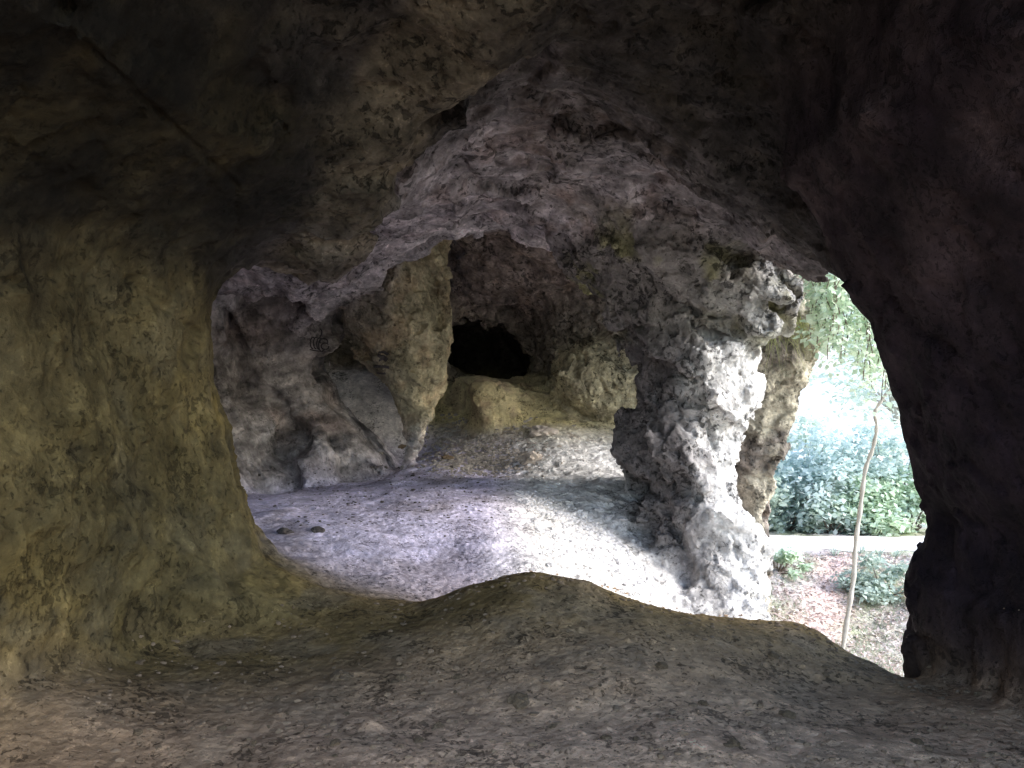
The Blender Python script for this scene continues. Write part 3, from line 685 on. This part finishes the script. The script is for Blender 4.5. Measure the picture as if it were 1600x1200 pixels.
BUSHES = [  # px, Y, width, height, material, label
 (1180, 18.9, 1.7, 1.5, M_LEAF_D, 'low dark bush at the left end of the hedge bank behind the path'),
 (1225, 19.4, 2.0, 2.2, M_LEAF_T, 'blue green bush just right of the rock cliff behind the path'),
 (1275, 19.2, 1.9, 2.7, M_LEAF_T, 'teal leafy bush in the middle of the thicket behind the path'),
 (1322, 19.6, 2.0, 2.9, M_LEAF_T, 'tall teal bush directly left of the thin tree behind the path'),
 (1300, 18.7, 1.3, 1.1, M_LEAF_D, 'small dark bush at the path edge left of the thin tree'),
 (1362, 18.9, 1.5, 1.5, M_LEAF_G, 'fresh green bush right of the thin tree at the path edge'),
 (1395, 19.5, 1.8, 3.0, M_LEAF_T, 'tall blue green bush against the dark right rock wall'),
 (1420, 18.9, 1.5, 1.7, M_LEAF_G, 'yellow green bush at the right end of the path'),
 (1245, 21.0, 2.4, 3.2, M_LEAF_P, 'pale hazy bush rising behind the teal thicket on the left'),
 (1345, 21.5, 2.6, 3.6, M_LEAF_P, 'pale hazy bush rising behind the thin tree'),
]
for px, Y, w, h, m, lab in BUSHES:
    bush('bush', (px-800)/F*Y, Y, w, h, int(1500*w), .15, m, lab, 'bushes behind the path', clumps=22)
bush('shrub', (1378-800)/F*14.0, 14.0, 1.2, .8, 1500, .1, M_LEAF_D, 'dark green shrub on the bank below the path right of the tree', None, 'shrub', 12)
bush('shrub', (1215-800)/F*14.8, 14.8, 1.0, .5, 900, .09, M_LEAF_G, 'sparse low shrub on the pale bank just right of the pillar', None, 'shrub', 10)

# thin bent tree on the bank
TR = [P(1312, 1015, 11.2), P(1325, 960, 11.25), P(1334, 900, 11.3), P(1337, 850, 11.3), P(1345, 790, 11.25), P(1352, 735, 11.2), P(1364, 700, 11.1), P(1370, 668, 11.0), P(1367, 645, 10.9), P(1378, 625, 10.8), P(1396, 600, 10.7), P(1420, 560, 10.5), P(1440, 500, 10.3)]
tb = Vector(TR[0])+Vector((0, 0, EYE))
root = link('thin_tree', None, loc=tb); tag(root, 'thin pale tree with a bent bare trunk rising in front of the path', 'tree')
bm = bmesh.new(); tp = [Vector(p)+Vector((0, 0, EYE))-tb for p in TR]; tp[0].z -= .25
# smooth the trunk line
def cr(pts, n=6):
    out = []
    for i in range(len(pts)-1):
        p0, p1, p2, p3 = pts[max(i-1, 0)], pts[i], pts[i+1], pts[min(i+2, len(pts)-1)]
        for k in range(n):
            t = k/n
            out.append(.5*((2*p1)+(p2-p0)*t+(2*p0-5*p1+4*p2-p3)*t*t+(3*p1-p0-3*p2+p3)*t**3))
    return out+[pts[-1]]
tp = cr(tp)
tube(bm, tp, [0.036*(1-.6*i/len(tp))+.006*math.sin(i*1.7) for i in range(len(tp))], 9)
link('trunk', bm_mesh('trunk', bm), M_BARK, root)
for st, en in ((62, (.5, -.2, .7)), (66, (-.25, .1, .6))):
    bm = bmesh.new(); a = tp[st]; b = a+Vector(en)
    tube(bm, [a, (a+b)/2+Vector((0, 0, .08)), b], [.02, .012, .004], 5)
    link('branch', bm_mesh('branch', bm), M_BARK, root)
cp = []
for c in (tp[-1], tp[-1]+Vector((.4, .2, .3)), tp[-8]+Vector((.3, .2, .5)), tp[62]+Vector((.5, -.2, .7)), tp[66]+Vector((-.25, .1, .6))):
    cp.append(np.array(c)[None]+rng.normal(size=(70, 3))*.26)
link('crown', leaves_mesh('crown', np.concatenate(cp), .09), M_LEAF_P, root)

# taller pale trees behind, washed out by leaf colour that paints in the glare
def tall_tree(px, Y, h, cw, mat, label, n=4500, leaf=.2, low=.35):
    x = (px-800)/F*Y; z = ground_at(x, Y)-.1
    root = link('broadleaf_tree', None, loc=(x, Y, z)); tag(root, label, 'tree', 'trees in the bright light behind the path')
    bm = bmesh.new(); line = [Vector((.2*math.sin(i*.9+px), .15*math.cos(i*1.3), h*i/8)) for i in range(9)]
    tube(bm, line, [.16*(1-.8*i/8) for i in range(9)], 8); link('trunk', bm_mesh('trunk', bm), M_BARK, root)
    pts = []
    for k in range(26):
        t = random.uniform(low, 1); a = random.uniform(0, 2*math.pi); r = cw*(.25+.75*math.sin(math.pi*min(1, (t-low)/(1-low)*.8+.15)))*random.uniform(.4, 1)
        c = Vector((r*math.cos(a), r*math.sin(a), h*t)); s = line[int(t*7)]
        bm = bmesh.new(); tube(bm, [s, (s+c)/2+Vector((0, 0, .15)), c], [.05, .03, .008], 5); link('limb', bm_mesh('limb', bm), M_BARK, root)
        pts.append(np.array(c)[None]+rng.normal(size=(n//26, 3))*np.array([.5, .5, .3]))
    link('crown', leaves_mesh('crown', np.concatenate(pts), leaf), mat, root)
tall_tree(1395, 24, 9, 2.2, M_LEAF_P, 'pale leafy tree close to the dark right rock wall behind the thicket')
tall_tree(1190, 27, 10, 2.4, M_LEAF_P, 'pale leafy tree hidden partly by the rock cliff behind the thicket')

# creeper hanging from above the window, and the grass tuft on the outer cliff
def creeper(px0, px1, py0, py1, Y, n, mat, label, strands):
    top = Vector(P((px0+px1)/2, py0, Y))+Vector((0, 0, EYE))
    root = link('hanging_creeper', None, loc=top); tag(root, label, 'creeper')
    bm = bmesh.new(); pts = []
    for k in range(strands):
        px = random.uniform(px0, px1); py = py0+(py1-py0)*random.uniform(.35, 1)*(.5+.5*(px-px0)/(px1-px0)); y = Y+random.uniform(-.5, .5)
        a = Vector(P(px, py0-20, y))+Vector((0, 0, EYE)); b = Vector(P(px+random.uniform(-12, 12), py, y-.1))+Vector((0, 0, EYE))
        line = [a.lerp(b, t)+Vector((.05*math.sin(t*5+k), .05*math.cos(t*4+k), 0))-top for t in np.linspace(0, 1, 7)]
        tube(bm, line, .006, 4)
        m = n//strands; i = rng.integers(0, 7, m)
        pts.append(np.array([tuple(p) for p in line])[i]+rng.normal(size=(m, 3))*np.array([.08, .08, .12]))
    link('vine', bm_mesh('vine', bm), M_TWIG, root)
    link('foliage', leaves_mesh('foliage', np.concatenate(pts), .085, .6), mat, root)
creeper(1270, 1400, 440, 640, 9.6, 3200, M_LEAF_G, 'bright green creeper hanging down at the top right of the window', 46)
def tuft(name, p, n, length, spread, drop, label, cat, mat=None, group=None, w=.006, lean=(0, 0, 0), zdir=.5):
    root_p = Vector(p); base = []; dirs = []
    for k in range(n):
        a = random.uniform(0, 2*math.pi); r = spread*math.sqrt(random.random())
        base.append((r*math.cos(a), r*math.sin(a), random.uniform(-.04, .04)))
        dirs.append((math.cos(a)*random.uniform(.3, 1)+lean[0], math.sin(a)*random.uniform(.3, 1)+lean[1], random.uniform(.1, 1)*zdir+lean[2]))
    me = blades_mesh(name, base, dirs, [length*random.uniform(.55, 1.2) for _ in range(n)], [w*random.uniform(.7, 1.3) for _ in range(n)], [drop*random.uniform(.6, 1.2) for _ in range(n)])
    return tag(link(name, me, mat or M_GRASS, None, root_p), label, cat, group)
for px, py, yy, n_, ln, lab in ((1206, 528, 10.5, 150, .5, 'yellow green grass drooping over the left edge of the brown rock cliff'),
                               (1228, 515, 10.4, 240, .75, 'longest yellow green grass fringe hanging down the middle of the brown rock cliff'),
                               (1252, 505, 10.4, 200, .6, 'pale grass sprig hanging at the outer edge of the brown rock cliff')):
    tuft('grass_tuft', Vector(P(px, py, yy))+Vector((0, 0, EYE)), int(n_*.6), ln, .24, 1.25, lab, 'grass tuft', None, None, .0035, (.15, -.45, 0), .9)
# grass and litter over the bank: nobody could count it
base = []; dirs = []
while len(base) < 9000:
    y = random.uniform(8.5, 16.1); x = random.uniform(.25, .56)*y
    if abs(x-.393*y) < .3 and y > 12 and random.random() < .85: continue
    if random.random() > .25+.75*(1+math.sin(x*2.3+1.2*math.sin(y*1.7)))/2: continue
    base.append((x, y, ground_at(x, y)-.01)); a = random.uniform(0, 6.28); dirs.append((math.cos(a)*.8, math.sin(a)*.8, random.uniform(.3, 1)))
n = len(base)
M_BANKG = leaf_material('bank_grass', (.16, .2, .12), (.5, .52, .4), .3)
tag(link('bank_grass', blades_mesh('bank_grass', base, dirs, [random.uniform(.08, .3) for _ in range(n)], [random.uniform(.004, .01) for _ in range(n)], [random.uniform(.2, .8) for _ in range(n)]), M_BANKG), kind='stuff')
pts = []
while len(pts) < 9000:
    y = random.uniform(8, 16); x = random.uniform(.25, .58)*y; pts.append((x, y, ground_at(x, y)+.015))
M_LITTER = leaf_material('fallen_leaves', (.34, .25, .22), (.74, .64, .6), .1)
tag(link('leaf_litter', leaves_mesh('leaf_litter', pts, .07, .02, .6), M_LITTER), kind='stuff')
# sprouts along the near edge of the path
for k, (px, lab) in enumerate(((1345, 'upright sprout at the path edge just right of the thin tree'), (1374, 'taller sprout on the path edge midway to the right rock wall'), (1400, 'leafy sprout on the path edge beside the right rock wall'),
                               (1218, 'small sprout on the path edge near the pillar'), (1305, 'dry sprout on the path edge left of the thin tree'))):
    y = 15.9; x = (px-800)/F*y
    tuft('sprout', (x, y, ground_at(x, y)-.02), 26, .34, .05, .3, lab, 'sprout', M_LEAF_D, 'sprouts along the path edge', .012, (0, 0, .8), 1.0)

lap('plants')
# ---- stones on the cave floor
def stone_mesh(seed, flat=.6):
    bm = bmesh.new(); bmesh.ops.create_icosphere(bm, subdivisions=3, radius=1)
    pv = np.array([tuple(v.co) for v in bm.verts], np.float32)
    d = .45*facets(pv[:, 0]+seed*3.1, pv[:, 1], pv[:, 2], .9, seed)+.12*fbm(pv[:, 0]+seed, pv[:, 1], pv[:, 2], .5, 3, seed)
    for v_, k in zip(bm.verts, d): v_.co *= 1+k; v_.co.z *= flat
    return bm_mesh('stone', bm, False)
M_STONE = plain_material('pale_stone', (.40, .335, .28), (.68, .59, .51), 3, .03)
M_STONED = plain_material('brown_stone', (.14, .10, .062), (.31, .225, .145), 3, .03)
M_LIME = plain_material('pale_gravel', (.5, .485, .49), (.82, .80, .80), 4, .02)
M_DARKS = plain_material('dark_stone', (.05, .044, .042), (.15, .13, .12), 4, .02)
SM = [stone_mesh(s, f) for s, f in ((3, .6), (8, .45), (14, .75), (21, .55), (27, .65))]
for m in SM: m.materials.append(M_STONE)
SMD = [m.copy() for m in SM]
for m in SMD: m.materials.clear(); m.materials.append(M_STONED)
SML = [m.copy() for m in SM]; SMK = [m.copy() for m in SM]
for m in SML: m.materials.clear(); m.materials.append(M_LIME)
for m in SMK: m.materials.clear(); m.materials.append(M_DARKS)
def stone(px, py, size, label, group=None, dark=False, mi=None, name='stone'):
    h = cave_hit(px, py)
    if h[0] is None or abs(h[1].z) < .55 or (885 < py < 930 and h[0].y < 6.6) or (py <= 885 and h[0].y < 5.8): return
    k = random.randrange(5) if mi is None else mi
    o = link(name, (dark if isinstance(dark, list) else SMD if dark else SM)[k], None, None, h[0]+Vector((0, 0, size*.04)))
    o.scale = (size, size*random.uniform(.6, .95), size*random.uniform(.7, 1)); o.rotation_euler = (random.uniform(-.3, .3), random.uniform(-.3, .3), random.uniform(0, 6.28))
    tag(o, label, 'stone', group)
stone(848, 676, .2, 'pale flat topped stone block on the dirt mound below the dark tunnel', mi=3)
stone(830, 718, .16, 'rounded grey stone at the foot of the dirt mound', mi=2)
stone(650, 690, .11, 'white stone against the pointed foot of the cream rock column', mi=0)
stone(628, 698, .06, 'small dark stone under the tip of the cream rock column', dark=True, mi=2)
stone(700, 716, .1, 'brown stone where the gravel meets the lavender floor', dark=True, mi=1)
stone(234-0+800-0, 1042, .03, 'tiny brown stone in the middle of the near floor', dark=True, mi=2)
stone(812, 1098, .05, 'dark clod on the near floor in the bottom centre', dark=True, mi=4)
stone(1230, 1118, .035, 'dark stone on the near floor at the lower right', dark=True, mi=0)
stone(530, 1058, .06, 'olive lump of rock on the near floor left of the worn track', dark=True, mi=3)
stone(1208, 1025, .03, 'small dark clod high on the near mound toward the window', dark=True, mi=2)
stone(445, 832, .075, 'flat dark stone on the lavender floor nearest the left wall', dark=SMK, mi=1)
stone(497, 829, .06, 'flat dark stone on the lavender floor, second from the left wall', dark=SMK, mi=1)
def scatter(n, area, smin_, smax, label, group, dark, ms=None):
    for _ in range(n):
        stone(random.uniform(area[0], area[2]), random.uniform(area[1], area[3]), random.uniform(smin_, smax)*random.uniform(.6, 1), label, group, ms or random.random() < dark)
scatter(14, (400, 728, 750, 800), .015, .04, 'small loose stone on the lavender floor of the middle chamber', 'loose stones on the lavender floor', .5, SMK)
scatter(34, (830, 775, 1000, 890), .02, .06, 'small loose stone on the sunlit slope left of the pillar', 'loose stones on the sunlit slope', 0, SML)
scatter(20, (930, 885, 1030, 925), .02, .05, 'small loose stone at the foot of the sunlit slope', 'loose stones at the slope foot', 0, SML)
scatter(40, (100, 1030, 1560, 1190), .01, .034, 'small loose stone on the near floor', 'loose stones on the near floor', 1)
# gravel on the dirt mound
gs = []; gf = []
ico = bmesh.new(); bmesh.ops.create_icosphere(ico, subdivisions=1, radius=1)
iv = np.array([tuple(v.co) for v in ico.verts]); ifc = np.array([[v.index for v in f.verts] for f in ico.faces]); ico.free()
def gravel(name, n, sampler, smin_, smax, mat, near=0):
    vs = []; fs = []; c = 0
    for _ in range(n):
        h = cave_hit(*sampler())
        if h[0] is None or abs(h[1].z) < .6 or h[0].y < near: continue
        s = random.uniform(smin_, smax)
        m = iv*(1+rng.uniform(-.3, .3, (len(iv), 1)))*s*np.array([1, .8, .6])*rng.uniform(.7, 1.3, 3)
        vs.append(m+np.array(h[0])[None]); fs.append(ifc+c*len(iv)); c += 1
    me = make_mesh(name, np.concatenate(vs), np.concatenate(fs)); me.polygons.foreach_set('use_smooth', np.zeros(len(me.polygons), bool))
    return tag(link(name, me, mat), kind='stuff')
def smp():
    t = random.random(); return (random.gauss(745, 45), random.triangular(640, 748, 725))
gravel('gravel', 1500, smp, .012, .04, plain_material('grey_gravel', (.2, .175, .15), (.46, .41, .36), 5, .02))
gravel('slope_gravel', 1500, lambda: (lambda t, u: (800+230*t+60*u*(1-t), 765+170*t*t*.9+110*u*(1-.6*t)))(random.random(), random.random()), .008, .028, M_LIME, 5.9)
M_CLOD = plain_material('brown_clod', (.15, .105, .065), (.34, .245, .165), 6, .01)
gravel('floor_grit', 1800, lambda: (random.uniform(0, 1600), 1200-250*random.random()**1.3), .002, .007, M_CLOD)
gravel('soil_clods', 420, lambda: (random.uniform(150, 1600), 1200-260*random.random()**1.2), .006, .020, M_CLOD)
CX = [690, 720, 770, 830, 900, 960, 1030, 1100, 1190, 1250, 1290, 1320, 1370, 1420, 1500]; CY = [940, 920, 902, 892, 900, 919, 944, 959, 961, 970, 995, 1025, 1045, 1064, 1082]
def rim():
    px = random.uniform(690, 1480); return (px, float(np.interp(px, CX, CY))+abs(random.gauss(0, 9)))
gravel('rim_crumbs', 320, rim, .003, .018, M_CLOD)
gravel('hall_grit', 420, lambda: (random.uniform(450, 800), random.triangular(720, 850, 740)), .006, .018, M_DARKS, 5.9)

# ------------------------------------------------------------------ dark doodles on the walls
M_SOOT = plain_material('dark_paint', (.035, .03, .035), (.085, .075, .08), 20, .002)
def doodle(name, strokes, rad, label):
    bm = bmesh.new(); first = None
    for s in strokes:
        pts = []
        s = [Vector((a, b, 0)) for a, b in s]; s = cr(s, 5) if len(s) > 2 else s
        for p in s:
            h = cave_hit(p.x, p.y)
            if h[0] is None: continue
            if pts and (h[0]-pts[-1]).length > .25: continue
            pts.append(h[0]+Vector((0, -.004, 0)))
        if len(pts) > 1:
            first = first or pts[0]
            tube(bm, [p-first for p in pts], rad, 6)
    if first is None: return
    tag(link(name, bm_mesh(name, bm), M_SOOT, None, first), label, 'graffiti')
arc = lambda cx, cy, rx, ry, a0, a1, n=9: [(cx+rx*math.cos(math.radians(a0+(a1-a0)*i/(n-1))), cy+ry*math.sin(math.radians(a0+(a1-a0)*i/(n-1)))) for i in range(n)]
doodle('graffiti', [arc(489, 536, 4, 9, 90, 300), arc(494, 536, 4, 9, 90, 300), arc(499, 537, 4, 9, 80, 300), arc(503, 539, 5, 10, 60, 290), arc(508, 541, 6, 5, 0, 330), arc(506, 534, 6, 5, 150, 400), [(484, 546), (492, 548), (502, 549)], [(501, 526), (503, 519), (501, 514)]], .0075,
       'dark coiled doodle painted on the grey rock wall')
doodle('graffiti', [[(592, 551), (600, 550), (606, 554)], [(593, 553), (592, 558), (599, 557), (605, 562)], [(592, 563), (599, 560), (604, 564)], [(585, 573), (597, 572), (608, 574)], [(590, 582), (602, 583)]], .022,
       'black smudged sign painted on the back wall left of the cream rock column')

lap('stones')
# ---- light, sky, camera
SUN_AZ = (.72, -.24); SUN_EL = 33
el = math.radians(SUN_EL); hv = Vector((SUN_AZ[0], SUN_AZ[1], 0)).normalized()
to_sun = Vector((hv.x*math.cos(el), hv.y*math.cos(el), math.sin(el)))
sd = bpy.data.lights.new('sun', 'SUN'); sd.energy = 5.0; sd.angle = math.radians(36); sd.color = (1, .96, .92)
so = bpy.data.objects.new('sun', sd); col.objects.link(so); so.rotation_euler = (-to_sun).to_track_quat('-Z', 'Y').to_euler(); so.location = (20, -5, 20)
w = bpy.data.worlds.new('World'); scene.world = w; w.use_nodes = True
nt = w.node_tree; bg = nt.nodes['Background']; sky = nt.nodes.new('ShaderNodeTexSky'); sky.sky_type = 'NISHITA'; sky.sun_disc = False
sky.sun_elevation = el; sky.sun_rotation = math.atan2(hv.x, hv.y)
sky.dust_density = 1.0; sky.air_density = 1.0
nt.links.new(sky.outputs[0], bg.inputs[0]); bg.inputs[1].default_value = .68
cam = bpy.data.cameras.new('camera'); co = bpy.data.objects.new('camera', cam); col.objects.link(co)
co.location = (0, 0, EYE); co.rotation_euler = (math.radians(90), 0, 0)
cam.sensor_width = 36; cam.lens = F/1600*36; cam.clip_start = .05; cam.clip_end = 3000
scene.camera = co
scene.view_settings.view_transform = 'Standard'; scene.view_settings.look = 'None'; scene.view_settings.exposure = 0; scene.view_settings.gamma = 1
cy = scene.cycles; cy.use_denoising = True; cy.max_bounces = 12; cy.diffuse_bounces = 8; cy.sample_clamp_indirect = 0
try: cy.denoiser = 'OPENIMAGEDENOISE'; cy.denoising_prefilter = 'ACCURATE'
except Exception: pass
